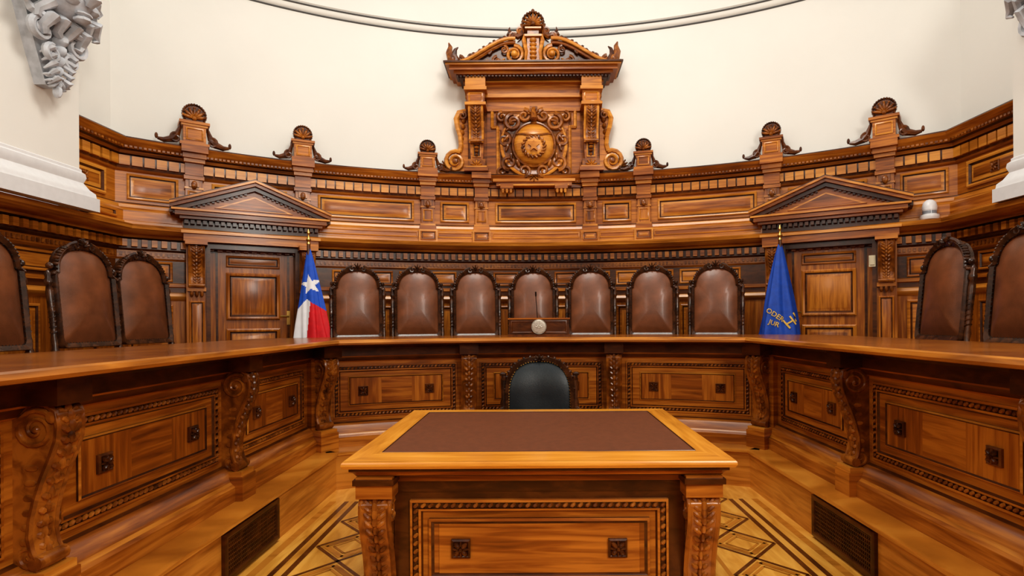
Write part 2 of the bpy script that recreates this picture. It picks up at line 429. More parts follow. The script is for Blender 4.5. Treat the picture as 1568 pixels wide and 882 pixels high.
# crests -----------------------------------------------------------
def crest(d,s=1.0):
    mb=MB('carved_finial'); mb.map=bend(C,R,rad(d))
    z=3.297; ck='wood_carved_dark'
    mb.box(-.15*s,.15*s,-.20,-.0,z,z+.03,'wood_h')
    mb.box(-.115*s,.115*s,-.18,-.02,z+.03,z+.22*s,'wood_h')
    mb.loops(-.09*s,.09*s,z+.06*s,z+.20*s,[(0,-.18),(0,-.19),(.012*s,-.194),(.02*s,-.184)],'wood_light',fill='wood_h')
    mb.box(-.135*s,.135*s,-.19,-.01,z+.22*s,z+.245*s,'wood_light')
    mb.box(-.155*s,.155*s,-.205,-.0,z+.245*s,z+.275*s,'wood_h')
    mb.lathe((0,-.15,z+.36*s),[(.001,0),(.105*s,.0),(.11*s,.04),(.105*s,.09),(.001,.09)],ck,16,'y')
    for i in range(19):
        a=-.5+(pi+1.0)*i/18
        mb.ell((.115*s*math.cos(a),-.14,z+.365*s+.115*s*math.sin(a)),(.017*s,.025,.017*s),ck,nu=6,nv=4)
    fan(mb,(0,-.165,z+.315*s),.12*s,'wood_carved',7,0.25,pi-.25,.018)
    for sx in (-1,1):
        mb.tube([(sx*.135*s,-.11,z+.24*s),(sx*.15*s,-.11,z+.18*s),(sx*.17*s,-.11,z+.12*s),(sx*.22*s,-.11,z+.06*s),(sx*.30*s,-.11,z+.035*s),(sx*.36*s,-.11,z+.045*s)],[.012*s,.024*s,.034*s,.042*s,.03*s,.016*s],ck,7)
        mb.spiral((sx*.185*s,-.13,z+.075*s),.05*s,ck,1.4,start=(pi*.5),sgn=-sx,th=.018*s)
        mb.ell((sx*.37*s,-.11,z+.07*s),(.018*s,.018*s,.035*s),ck)
    mb.build()
for d in (-36,-26,-12.6,12.6,26.3,36.6): crest(d,.80 if abs(d)<20 else (.84 if abs(d)<30 else .92))

# ------------------------------------------------------------------ doors
def door(idx,d,hand=1):
    mb=MB('door_%d'%idx); mb.M=flat(C,R,rad(d))
    mb.box(-.44,.44,-.06,.0,.45,2.22,'wood_v')
    panel(mb,-.27,.27,.75,1.36,-.06,'wood_v','wood_v',1,1.5)
    panel(mb,-.27,.27,1.46,1.98,-.06,'wood_v','wood_v',1,1.5)
    panel(mb,-.27,.27,2.04,2.17,-.06,'wood_h','wood_h',1,1.0)
    for sx in (-1,1):
        mb.box(sx*.36-.012,sx*.36+.012,-.066,-.05,.45,2.2,'wood_dark')
        mb.box(min(sx*.42,sx*.46),max(sx*.42,sx*.46),-.22,.05,.45,2.26,'wood_dark')
        mb.box(min(sx*.45,sx*.64),max(sx*.45,sx*.64),-.20,.05,.45,2.30,'wood_v')
        panel(mb,sx*.545-.07,sx*.545+.07,.8,1.66,-.20,'wood_v','wood_v',1,.8)
        console(mb,sx*.545,-.20,1.80,2.24,.15,.13,'wood_carved','wood_carved')
        mb.box(sx*.545-.085,sx*.545+.085,-.24,-.19,1.76,1.80,'wood_h')
        for k in (-1,0,1): mb.lathe((sx*.545+k*.045,-.235,1.70),[(.001,0),(.012,.01),(.018,.035),(.014,.06)],'wood_carved',8)
        mb.box(sx*.545-.10,sx*.545+.10,-.36,0,2.24,2.29,'wood_h')
    mb.box(-.45,.45,-.20,.05,2.22,2.30,'wood_dark')
    mb.box(-.66,.66,-.28,.05,2.28,2.36,'wood_h')
    mb.box(-.68,.68,-.31,.05,2.36,2.39,'wood_light')
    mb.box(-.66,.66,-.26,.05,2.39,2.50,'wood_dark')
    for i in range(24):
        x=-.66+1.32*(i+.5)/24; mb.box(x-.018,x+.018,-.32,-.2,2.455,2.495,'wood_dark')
    mb.box(-.69,.69,-.36,.05,2.50,2.53,'wood_h')
    mb.box(-.73,.73,-.40,.05,2.53,2.575,'wood_h')
    mb.box(-.76,.76,-.43,.05,2.575,2.595,'wood_light')
    A=2.89; W=.775
    mb.extr([(-W+.06,2.59),(W-.06,2.59),(0,A-.04)],-.33,.05,'wood_h')
    mb.extr([(-.38,2.63),(.38,2.63),(0,2.785)],-.35,-.32,'wood_light')
    mb.extr([(-.32,2.64),(.32,2.64),(0,2.77)],-.355,-.33,'wood_h')
    for sx in (-1,1):
        def rk(o0,o1,y,mat):
            p=[(sx*W,2.595+o0),(0,A+o0+.0),(0,A+o1),(sx*W,2.595+o1)]
            mb.extr(p,y,.05,mat)
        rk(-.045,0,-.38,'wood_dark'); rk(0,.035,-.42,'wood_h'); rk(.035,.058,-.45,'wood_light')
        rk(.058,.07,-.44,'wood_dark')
        for i in range(16):
            q=(i+.9)/18; x=sx*W*(1-q); z=2.595+(A-2.595)*q-.045
            mb.box(x-.012,x+.012,-.36,-.32,z-.018,z+.01,'wood_dark')
    hx=.36*hand
    mb.box(hx-.018,hx+.018,-.072,-.06,1.40,1.56,'brass')
    mb.tube([(hx,-.07,1.5),(hx,-.11,1.5),(hx-.09*hand,-.115,1.5)],.009,'brass',8)
    mb.build()
door(1,-30.8,1); door(2,31.6,-1)

# ------------------------------------------------------------------ central aedicule
ae=MB('carved_throne_pediment'); ae.M=Matrix.Translation((.01,7.2,0))
cv='wood_carved'; ck='wood_carved_dark'
ae.box(-.60,.60,-.10,.05,3.13,4.25,'wood_h')
ae.box(-.88,.88,-.08,.1,3.32,4.25,'wood_h')
ae.box(-.60,.60,-.13,.05,4.10,4.25,'wood_h'); 
def eared(w,z0,z1,e,y,th,mat):
    pts=[(-w,z0),(w,z0),(w,z1-.22),(w+e,z1-.22),(w+e,z1),(-w-e,z1),(-w-e,z1-.22),(-w,z1-.22)]
    n=len(pts)
    for i in range(n):
        a=pts[i];b=pts[(i+1)%n]
        ae.tube([(a[0],y,a[1]),(b[0],y,b[1])],th,mat,6)
        ae.ell((a[0],y,a[1]),(th,th,th),mat,nu=6,nv=4)
eared(.46,3.24,4.12,.07,-.11,.022,'wood_light'); eared(.42,3.28,4.08,.05,-.11,.012,cv)
ae.box(-.44,.44,-.115,0,3.26,4.10,'wood_h')
cz=3.66
def ring(rx,rz,y,th,mat,cx=0,c=cz,n=40,a0=0,a1=2*pi):
    ae.tube([(cx+rx*math.cos(a0+(a1-a0)*i/n),y,c+rz*math.sin(a0+(a1-a0)*i/n)) for i in range(n+1)],th,mat,7)
ae.lathe((0,-.12,cz),[(.41,0),(.43,-.02),(.40,-.05),(.36,-.05),(.33,-.03),(.001,-.03)],cv,36,'y')
ring(.41,.41,-.16,.022,'wood_light')
ae.ell((0,-.14,cz+.0),(.26,.13,.27),'wood_light',nu=20,nv=12,tint=.8)
ring(.265,.275,-.17,.020,cv)
st=[]
for i in range(10):
    a=pi/2+i*pi/5; r=.075 if i%2==0 else .032
    st.append((r*math.cos(a),cz-.05+r*math.sin(a)))
ae.extr(st,-.295,-.25,'wood_light')
for i in range(18):
    a=2*pi*i/18
    ae.ell((.135*math.cos(a),-.235-.02,cz-.05+.125*math.sin(a)),(.035,.02,.018),cv,rot=RY(a+.8))
ae.tube([(-.22,-.2,cz+.13),(-.1,-.26,cz+.10),(0,-.27,cz+.09),(.1,-.26,cz+.10),(.22,-.2,cz+.13)],.012,cv,6)
for sx in (-1,1):
    ae.spiral((sx*.26,-.19,cz+.28),.10,cv,1.6,start=pi/2,sgn=-sx,th=.032)
    ae.spiral((sx*.37,-.17,cz+.06),.08,cv,1.5,start=pi/2 ,sgn=sx,th=.026)
    ae.spiral((sx*.31,-.17,cz-.23),.09,cv,1.5,start=-pi/2,sgn=sx,th=.028)
    ae.spiral((sx*.12,-.17,cz-.33),.07,cv,1.4,start=-pi/2,sgn=-sx,th=.024)
    ae.spiral((sx*.12,-.19,cz+.36),.075,cv,1.4,start=pi/2,sgn=sx,th=.026)
    ae.spiral((sx*.40,-.15,cz+.36),.06,cv,1.4,start=pi/2,sgn=-sx,th=.022)
    ae.spiral((sx*.40,-.15,cz-.33),.06,cv,1.4,start=-pi/2,sgn=sx,th=.022)
    for k in range(6):
        a=sx*(.6+k*.35)
        ae.ell((.35*math.sin(a),-.18,cz+.05-.35*math.cos(a)),(.055,.03,.022),cv,rot=RY(a+.6*sx))
fan(ae,(0,-.19,cz-.40),.07,cv,5,pi,2*pi,.025); fan(ae,(0,-.20,cz+.37),.08,cv,7,0,pi,.03)
ae.tube([(0,-.2,cz+.45),(0,-.24,cz+.30)],[.03,.045],cv,8)
ae.box(-.05,.05,-.22,-.1,cz+.40,cz+.47,cv)
ae.box(-.52,.52,-.19,.0,3.19,3.225,'wood_light'); ae.box(-.48,.48,-.16,0,3.14,3.19,'wood_h')
for sx in (-1,1):
    ae.box(sx*.34-.08,sx*.34+.08,-.28,-.1,3.08,3.14,'wood_h')
    for k in (-1,0,1): ae.lathe((sx*.34+k*.05,-.26,3.02),[(.001,0),(.014,.01),(.02,.04),(.016,.07)],'wood_light',8)
ae.box(-.44,.44,-.22,-.12,3.13,3.15,'wood_light')
for sx in (-1,1):
    X=sx*.72
    ae.box(X-.15,X+.15,-.30,.0,3.30,3.345,'wood_h'); ae.box(X-.13,X+.13,-.27,0,3.345,3.37,'wood_light')
    ae.box(X-.11,X+.11,-.24,0,3.37,3.46,cv); fan(ae,(X,-.245,3.38),.07,'wood_light',5,0.2,pi-.2,.02)
    ae.extr([(X-.075,3.46),(X+.075,3.46),(X+.10,3.95),(X-.10,3.95)],-.20,0,'wood_h')
    ae.loops(X-.055,X+.055,3.49,3.75,[(0,-.2),(0,-.212),(.012,-.216),(.02,-.204)],'wood_light',fill='wood_dark')
    console(ae,X,-.18,3.66,4.12,.19,.15,cv,'wood_light')
    for k in range(5): ae.ell((X,-.22,3.70-k*.045),(.045-.006*k,.03,.02),cv,nu=8,nv=4)
    ae.box(X-.13,X+.13,-.36,0,4.10,4.135,'wood_light'); ae.box(X-.11,X+.11,-.30,0,4.135,4.29,'wood_h')
    ae.loops(X-.09,X+.09,4.15,4.27,[(0,-.30),(0,-.31),(.012,-.315),(.02,-.304)],'wood_light',fill='wood_h')
    ae.box(X-.14,X+.14,-.35,0,4.29,4.33,'wood_light'); ae.box(X-.125,X+.125,-.34,0,4.33,4.46,'wood_light')
    ae.extr([(sx*.84,3.34),(sx*1.10,3.34),(sx*1.09,3.46),(sx*.99,3.55),(sx*.93,3.68),(sx*.92,3.85),(sx*.96,4.0),(sx*.90,4.08),(sx*.84,4.1)],-.12,.1,'wood_h')
    big=[(sx*.86,-.14,4.10),(sx*.95,-.14,4.08),(sx*.985,-.14,4.0),(sx*.97,-.14,3.9),(sx*.935,-.14,3.78),(sx*.925,-.14,3.66),(sx*.95,-.14,3.58)]
    ae.tube(big,[.03,.035,.035,.032,.03,.03,.03],'wood_light',7)
    ae.spiral((sx*1.00,-.14,3.46),.125,'wood_light',1.9,start=pi*.5+sx*.5,sgn=-sx,th=.03)
    ae.spiral((sx*.90,-.15,4.04),.05,cv,1.3,start=pi*.5,sgn=sx,th=.022)
    for k in range(6):
        ae.ell((sx*(.89+.01*k),-.13,3.98-k*.075),(.03,.035,.035),cv)
    ae.ell((sx*1.00,-.15,3.46),(.04,.03,.04),cv)
    fan(ae,(sx*1.10,-.10,3.40),.10,cv,6,(0 if sx>0 else pi*.35),(pi*.65 if sx>0 else pi),.03)
    ae.tube([(sx*1.1,-.1,3.34),(sx*1.16,-.1,3.32),(sx*1.2,-.1,3.35)],[.03,.025,.012],cv)
def slab(w,y,z0,z1,mat): ae.box(-w,w,y,.15,z0,z1,mat)
slab(.86,-.20,4.25,4.30,'wood_light'); slab(.84,-.17,4.30,4.42,'wood_h'); slab(.88,-.24,4.42,4.44,'wood_light')
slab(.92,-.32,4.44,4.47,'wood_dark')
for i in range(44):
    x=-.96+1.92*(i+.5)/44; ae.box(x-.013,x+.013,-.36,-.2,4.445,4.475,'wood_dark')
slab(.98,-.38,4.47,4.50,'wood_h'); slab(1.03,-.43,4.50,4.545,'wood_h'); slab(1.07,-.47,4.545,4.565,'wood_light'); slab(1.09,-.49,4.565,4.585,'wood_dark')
def rk2(t):
    x=.93-.71*t
    z=4.615+.285*(3*t*t-2*t*t*t)+.03*math.sin(pi*t)
    return x,z
for sx in (-1,1):
    top=[(sx*rk2(i/16)[0],rk2(i/16)[1]) for i in range(17)]
    ae.extr([(sx*.95,4.58)]+top+[(sx*.20,4.58)],-.26,.0,'wood_dark')
    for off,th,yy,mt in ((-.01,.026,-.29,'wood_h'),(.022,.020,-.33,'wood_light'),(.05,.012,-.31,'wood_h')):
        ae.tube([(p[0],yy,p[1]+off) for p in top],[th]*17,mt,7)
    ae.spiral((sx*.235,-.31,4.735),.105,'wood_light',1.9,start=pi/2,sgn=sx,th=.026)
    ae.ell((sx*.235,-.33,4.735),(.042,.04,.042),'wood_light')
    ae.spiral((sx*.45,-.30,4.66),.055,cv,1.4,start=pi/2,sgn=-sx,th=.02)
    ae.spiral((sx*.57,-.30,4.635),.04,cv,1.4,start=-pi/2,sgn=sx,th=.018)
    ae.spiral((sx*.36,-.30,4.80),.045,cv,1.4,start=pi/2,sgn=sx,th=.018)
    for k in range(14):
        ae.ell((sx*(.84-.036*k),-.29,4.608+.005*k),(.032,.03,.014),'wood_light' if k%2 else cv,rot=RY(sx*.7*(-1)**k))
    for (xx,zz,rr) in ((.78,4.715,.045),(.56,4.80,.04),(.42,4.895,.045)):
        ae.spiral((sx*xx,-.29,zz),rr,ck,1.4,start=-pi/2,sgn=-sx,th=.018)
    for k in range(12):
        t=k/11; px,pz=rk2(t)
        ae.ell((sx*px,-.27,pz+.075),(.035,.03,.018),ck,rot=RY(sx*(.5 if k%2 else -.9)),nu=6,nv=4)
    ae.box(sx*1.0-.08,sx*1.0+.08,-.42,-.1,4.585,4.62,'wood_h')
    ae.spiral((sx*.915,-.30,4.665),.055,cv,1.4,start=pi/2,sgn=sx,th=.024)
    ae.tube([(sx*.95,-.30,4.63),(sx*1.02,-.30,4.69),(sx*1.045,-.30,4.77),(sx*1.03,-.30,4.84),(sx*1.05,-.30,4.89)],[.05,.06,.045,.028,.008],cv,7)
    ae.tube([(sx*.95,-.31,4.65),(sx*.985,-.31,4.73),(sx*.965,-.31,4.80),(sx*.93,-.31,4.83)],[.045,.04,.022,.006],ck,7)
    ae.ell((sx*1.0,-.33,4.67),(.05,.04,.05),cv)
    for xx,zz in ((.66,4.72),(.31,4.95)):
        ae.lathe((sx*xx,-.29,zz),[(.018,0),(.012,.02),(.024,.035),(.016,.055),(.001,.08)],ck,8)
    ae.tube([(sx*.30,-.28,4.92),(sx*.25,-.28,4.99),(sx*.19,-.28,4.97),(sx*.14,-.28,5.0),(sx*.125,-.28,5.08),(sx*.15,-.28,5.13)],[.02,.04,.04,.035,.03,.012],cv,7)
    ae.spiral((sx*.245,-.29,4.975),.05,cv,1.5,start=-pi/2,sgn=sx,th=.02)
    ae.spiral((sx*.155,-.29,5.045),.042,cv,1.4,start=-pi/2,sgn=sx,th=.018)
    ae.tube([(sx*.27,-.28,5.01),(sx*.30,-.28,5.05),(sx*.29,-.28,5.09)],[.02,.018,.005],ck,6)
    ae.tube([(sx*.10,-.33,4.60),(sx*.085,-.35,4.75),(sx*.115,-.33,4.90),(sx*.10,-.33,4.97)],[.02,.022,.03,.02],'wood_light',6)
ae.extr([(-.30,4.58),(.30,4.58),(.24,4.88),(.17,4.95),(.10,5.08),(-.10,5.08),(-.17,4.95),(-.24,4.88)],-.25,0,ck)
ae.box(-.075,.075,-.35,-.1,4.585,4.93,'wood_h'); ae.box(-.105,.105,-.38,-.1,4.93,4.955,'wood_light')
ae.box(-.07,.07,-.34,-.1,4.955,5.03,cv); ae.box(-.10,.10,-.37,-.1,5.03,5.05,'wood_light')
for k in range(6): ae.ell((0,-.36,4.89-k*.052),(.045,.03,.028),'wood_light')
ae.ell((0,-.27,5.14),(.10,.09,.095),ck,nu=12,nv=8)
fan(ae,(0,-.34,5.09),.12,cv,9,-.1,pi+.1,.025)
for i in range(15):
    a=-.5+(pi+1.0)*i/14; ae.ell((.125*math.cos(a),-.29,5.14+.12*math.sin(a)),(.024,.04,.024),ck,nu=6,nv=4)
ae.ell((0,-.29,5.28),(.025,.03,.03),ck)
ae.build()

# ------------------------------------------------------------------ judges bench
jb=MB('judges_bench')
bp=u_path(C2,R2,BL,BR,-1.2,-1.2,48)
prof=[(.26,0),(.26,.285),(.285,.295),(.285,.318),(.26,.322),(.10,.322),(.10,.41),(.085,.425),(.07,.44),(.05,.50),(.02,.52),(0,.53),(0,1.065),(.02,1.075),(.05,1.11),(.06,1.12),(.06,1.19),(.09,1.205),(.25,1.225),(.295,1.232),(.307,1.247),(.30,1.266),(.275,1.272)]
pm=['wood_light','wood_light','wood_light','wood_light','wood_light','wood_h','wood_h','wood_light','wood_h','wood_h','wood_dark','wood_h','wood_h','wood_dark','wood_h','wood_dark','wood_dark','wood_dark','wood_light','wood_light','wood_light','wood_light']  # wood_dark under the overhanging lip is shade put into the colour
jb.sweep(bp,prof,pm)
jb.sweep(bp,[(.275,1.272),(-.70,1.273),(-.72,1.26),(-.72,1.22),(-.68,1.22),(-.06,1.22),(-.06,.46)],['wood_top','wood_light','wood_light','wood_h','wood_h','wood_v'])
def bpanel(x0,x1,nx,ros=True):
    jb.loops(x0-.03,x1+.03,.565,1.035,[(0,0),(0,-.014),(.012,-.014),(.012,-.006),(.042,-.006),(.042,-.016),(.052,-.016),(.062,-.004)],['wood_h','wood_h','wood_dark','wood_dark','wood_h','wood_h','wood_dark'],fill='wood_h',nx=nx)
    bead_frame(jb,x0-.003,x1+.003,.592,1.008,-.014,.027,'wood_carved')
    a,b=x0+.10,x1-.10; nb=3
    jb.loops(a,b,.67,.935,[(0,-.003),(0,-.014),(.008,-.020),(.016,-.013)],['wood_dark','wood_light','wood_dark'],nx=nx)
    for i in range(nb):
        p=a+.015+(b-a-.03)*i/nb; q=a+.015+(b-a-.03)*(i+1)/nb
        jb.box(p,q,-.013,-.0,.685,.92,'wood_h' if i%2 else 'wood_v',max(1,nx//3))
    if ros:
        w=b-a
        for t in (.15,.85): rosette(jb,a+w*t,-.013,.80,.042,'wood_carved_dark','wood_dark')
def bcons(x,y=0,z0=.50,w=.15,out=.175):
    jb.box(x-w*.6,x+w*.6,y-out+.03,y,.322,.47,'wood_h'); jb.box(x-w*.55,x+w*.55,y-out+.04,y,.47,.50,'wood_light')
    console(jb,x,y-.0,.50,1.12,w,out,'wood_carved','wood_carved')
    jb.box(x-w*.6,x+w*.6,y-out-.02,y,1.12,1.222,'wood_dark')
jb.map=bend(C2,R2)
uc=R2*rad(9.0); ue=R2*math.asin((BL-C2[0])/R2)
bpanel(-uc+.14,uc-.14,8)
bpanel(ue+.20,-uc-.14,8); bpanel(uc+.14,-ue-.20,8)
bcons(-uc); bcons(uc)
yc=C2[1]+math.sqrt(R2**2-(BL-C2[0])**2)
for side in (-1,1):
    X=BL if side<0 else BR
    jb.map=(lambda p:(BL-p.y,p.x,p.z)) if side<0 else (lambda p:(BR+p.y,-p.x,p.z))
    for k,y in enumerate((.72,2.12,3.5)):
        xx=y if side<0 else -y
        bcons(xx,0,w=.135)
    for a,b in ((-.7+.14,.72-.13),(.72+.13,2.12-.13),(2.12+.13,3.5-.13),(3.5+.13,4.87-.24)):
        if side>0: a,b=-b,-a
        bpanel(a,b,1)
    jb.map=None
    n=Vector((-side*.852,-.523,0)).normalized()
    xa=Vector((-n.y,n.x,0)); 
    Mx=Matrix(((xa.x,-n.x,0,X),(xa.y,-n.y,0,yc),(0,0,1,0),(0,0,0,1)))
    jb.M=Mx; jb.box(-.10,.10,-.12,.1,.322,1.2,'wood_h'); bcons(0,-.06,w=.15,out=.20); jb.M=None
jb.build()
pf=MB('raised_platform'); pf.sweep(u_path(C2,R2,BL,BR,-1.2,-1.2,48),[(-.06,0),(-.06,.45),(-2.15,.45)],'wood_top')
pf.build(recalc=False)
def vent(side,ya,yb):
    mb=MB('vent_grille')
    X=BL+.26 if side<0 else BR-.26
    mb.map=(lambda p:(X-p.y,p.x,p.z)) if side<0 else (lambda p:(X+p.y,-p.x,p.z))
    a,b=(ya,yb) if side<0 else (-yb,-ya)
    mb.loops(a,b,.015,.28,[(0,.0),(0,-.02),(.012,-.024),(.03,-.02),(.035,-.004)],'wood_dark',fill='grille_black')
    n=34
    for i in range(n):
        x=a+.04+(b-a-.08)*(i+.5)/n; mb.box(x-.003,x+.003,-.012,-.003,.05,.245,'wood_dark')
    for i in range(9):
        z=.05+.19*i/8; mb.box(a+.035,b-.035,-.014,-.003,z-.0025,z+.0025,'wood_dark')
    mb.build()
vent(-1,2.98,3.62); vent(1,2.95,3.62)

# ------------------------------------------------------------------ chairs
def outline(w,z0,z1,sh,inset=0,n=14):
    w=w-inset; z0=z0+inset; z1=z1-inset
    p=[]
    r=.03
    for i in range(4):
        a=pi+ (pi/2)*i/3; p.append((-w+r+r*math.cos(a),z0+r+r*math.sin(a)))
    for i in range(4):
        a=-pi/2+(pi/2)*i/3; p.append((w-r+r*math.cos(a),z0+r+r*math.sin(a)))
    for i in range(1,4): p.append((w,z0+(sh-z0)*i/4))
    p.append((w,sh)); w2=w*.92
    for i in range(n+1):
        a=pi*i/n; c=math.cos(a); s=math.sin(a)
        p.append((w2*(abs(c)**.85)*(1 if c>=0 else -1),sh+.015+(z1-sh-.015)*(s**.9)))
    p.append((-w,sh))
    for i in range(3,0,-1): p.append((-w,z0+(sh-z0)*i/4))
    return p
def cushion(mb,ol,y,bul,mat,cx,cz,rings=6,lean=0):
    n=len(ol); vs=[];fs=[]
    for k in range(rings+1):
        s=1-k/rings*.97
        for x,z in ol:
            X=cx+(x-cx)*s; Z=cz+(z-cz)*s
            vs.append((X,y-bul*(1-s**3),Z))
    for k in range(rings):
        for i in range(n): a=k*n+i;b=k*n+(i+1)%n; fs.append([a,b,b+n,a+n])
    fs.append([rings*n+i for i in range(n)])
    mb.add(vs,fs,mat,.5)
def highchair():
    mb=MB('leather_high_back_chair'); w='wood_black'
    T=1.60
    fr=outline(.285,.80,T-.035,1.33); le=outline(.285,.80,T-.035,1.33,.036)
    n=len(fr)
    mb.map=lambda p:(p.x*.90,p.y+.0+max(0,p.z-.55)*.10-.05,p.z)
    vs=[(x,-.03,z) for x,z in fr]+[(x,-.045,z) for x,z in [(a*.96,.80+(b-.80)*.985+.006) for a,b in fr]]+[(x,-.03,z) for x,z in le]+[(x,-.012,z) for x,z in le]
    vs+=[(x,.03,z) for x,z in fr]
    fs=[]
    for k in range(3):
        for i in range(n): a=k*n+i;b=k*n+(i+1)%n; fs.append([a,b,b+n,a+n])
    for i in range(n): a=i;b=(i+1)%n; fs.append([a,b,4*n+b,4*n+a])
    fs.append([4*n+i for i in range(n)])
    mb.add(vs,fs,w,.5)
    cushion(mb,le,-.014,.06,'leather_brown',0,1.14)
    for i,(x,z) in enumerate(fr):
        if z>1.30:
            mb.ell((x,-.02,z),(.016,.026,.016),w,nu=6,nv=4)
            x2,z2=fr[(i+1)%n]
            if z2>1.3: mb.ell(((x+x2)/2,-.02,(z+z2)/2),(.014,.026,.014),w,nu=6,nv=4)
    for i in range(len(le)):
        a=le[i];b=le[(i+1)%n]; d=math.dist(a,b); m=max(1,int(d/.025))
        for j in range(m):
            mb.ell((a[0]+(b[0]-a[0])*j/m,-.026,a[1]+(b[1]-a[1])*j/m),(.006,.005,.006),'dark_metal',nu=5,nv=3)
    fan(mb,(0,-.035,T-.045),.055,w,5,.25,pi-.25,.022)
    for sx in (-1,1):
        mb.spiral((sx*.065,-.035,T-.05),.026,w,1.3,start=pi/2,sgn=-sx,th=.012)
        mb.tube([(sx*.07,-.03,T-.03),(sx*.12,-.03,T-.045),(sx*.17,-.03,T-.08)],[.02,.016,.009],w,6)
        mb.lathe((sx*.300,0,.5),[(.022,0),(.024,.25),(.030,.28),(.020,.31),(.024,.36),(.018,.40),(.022,.55),(.026,.70),(.020,.74),(.030,.76),(.030,.78),(.020,.80),(.024,.83),(.004,.86)],w,10)
        for k in range(9): mb.ell((sx*.300,0,.92+k*.036),(.026,.026,.012),w,rot=RY(.5),nu=8,nv=4)
        mb.ell((sx*.290,-.01,1.385),(.024,.028,.026),w)
    mb.map=lambda p:(p.x*.9,p.y,p.z)
    mb.box(-.31,.31,-.52,.0,.40,.46,w)
    vs=[];K=8
    for j in range(K+1):
        for i in range(K+1):
            x=-.29+.58*i/K;y=-.51+.45*j/K
            h=.46+.07*(1-abs(2*i/K-1)**4)*(1-abs(2*j/K-1)**4); vs.append((x,y,h))
    mb.add(vs,[[j*(K+1)+i,j*(K+1)+i+1,(j+1)*(K+1)+i+1,(j+1)*(K+1)+i] for j in range(K) for i in range(K)],'leather_brown',.5)
    leg=[(.022,0),(.03,.03),(.02,.06),(.026,.2),(.018,.25),(.034,.3),(.034,.40)]
    for x in (-.27,.27):
        for y in (-.48,-.03): mb.lathe((x,y,0),leg,w,10)
        mb.tube([(x,-.48,.15),(x,-.03,.15)],.014,w,6)
        mb.tube([(x,-.0,.42),(x*1.08,-.02,.6)],.03,w,8)
    mb.tube([(-.27,-.25,.15),(.27,-.25,.15)],.014,w,6)
    return mb.build()
base=highchair()
def place(o,x,y,z,rz):
    o.location=(x,y,z); o.rotation_euler=(0,0,rz)
first=True
def put(x,y,z,rz):
    global first
    if first: place(base,x,y,z,rz); first=False; return
    o=bpy.data.objects.new('leather_high_back_chair',base.data); S.collection.objects.link(o); place(o,x,y,z,rz)
RC=5.42
for d in (0,-6.9,-13.7,-20.4,6.9,14.1,21.2):
    t=rad(d); put(C[0]-.04+RC*math.sin(t),C[1]+RC*math.cos(t),.45,-t+random.uniform(-.04,.04))
for (x,y,r) in ((-3.40,4.83,80),(-3.36,4.16,85),(-3.42,3.46,90),(-3.42,2.78,93)): put(x,y,.45,rad(r))
for (x,y,r) in ((3.16,4.28,-92),(3.20,3.62,-88),(3.24,2.9,-90)): put(x,y,.45,rad(r))

# black armchair behind table
bc=MB('black_leather_armchair'); w='wood_black'
def arch(wd,z0,z1,n=18):
    p=[(-wd,z0),(wd,z0)]
    for i in range(n+1):
        a=pi*i/n; c=math.cos(a)
        p.append((wd*(abs(c)**.75)*(1 if c>=0 else -1),z1-.26+.26*math.sin(a)**.9))
    return p
fo=arch(.285,.50,1.125); li=arch(.25,.53,1.085); n=len(fo)
curve=lambda p:(p.x,p.y-.9*p.x*p.x+max(0,p.z-.5)*.10,p.z)
bc.map=curve
vs=[(x,-.03,z) for x,z in fo]+[(x*.98,-.05,z-.004) for x,z in fo]+[(x,-.045,z) for x,z in li]+[(x,-.02,z) for x,z in li]+[(x,.03,z) for x,z in fo]
fs=[]
for k in range(3):
    for i in range(n): a=k*n+i;b=k*n+(i+1)%n; fs.append([a,b,b+n,a+n])
for i in range(n): a=i;b=(i+1)%n; fs.append([a,b,4*n+b,4*n+a])
fs.append([4*n+i for i in range(n)])
bc.add(vs,fs,w,.5)
cushion(bc,li,-.03,.05,'leather_black',0,.80,8)
for i in range(1,n):
    a=li[i];b=li[(i+1)%n]; m=max(1,int(math.dist(a,b)/.02))
    for j in range(m): bc.ell((a[0]+(b[0]-a[0])*j/m,-.044,a[1]+(b[1]-a[1])*j/m),(.006,.006,.006),'brass',nu=5,nv=3)
for x,z in fo[2:]: bc.ell((x,-.02,z),(.013,.022,.013),w,nu=6,nv=4)
fan(bc,(0,-.04,1.09),.05,w,5,.3,pi-.3,.02)
bc.map=None
for sx in (-1,1):
    bc.ell((sx*.30,-.05,.985),(.03,.035,.02),w); bc.ell((sx*.295,-.05,.955),(.022,.03,.04),w)
    bc.lathe((sx*.295,-.05,.45),[(.024,0),(.022,.2),(.030,.3),(.02,.34),(.024,.5)],w,10)
    bc.tube([(sx*.295,-.06,.70),(sx*.31,-.2,.71),(sx*.31,-.36,.69),(sx*.30,-.42,.67)],[.022,.026,.028,.03],w,8)
    bc.tube([(sx*.30,-.38,.67),(sx*.29,-.34,.55),(sx*.28,-.40,.45)],[.022,.018,.024],w,8)
    for y in (-.46,-.03): bc.lathe((sx*.26,y,0),[(.02,0),(.03,.04),(.018,.08),(.026,.3),(.034,.40)],w,10)
bc.box(-.30,.30,-.50,.0,.38,.44,w)
K=8;vs=[]
for j in range(K+1):
    for i in range(K+1):
        vs.append((-.28+.56*i/K,-.49+.45*j/K,.44+.07*(1-abs(2*i/K-1)**4)*(1-abs(2*j/K-1)**4)))
bc.add(vs,[[j*(K+1)+i,j*(K+1)+i+1,(j+1)*(K+1)+i+1,(j+1)*(K+1)+i] for j in range(K) for i in range(K)],'leather_black',.5)
bc.build(loc=(.04,4.62,0))

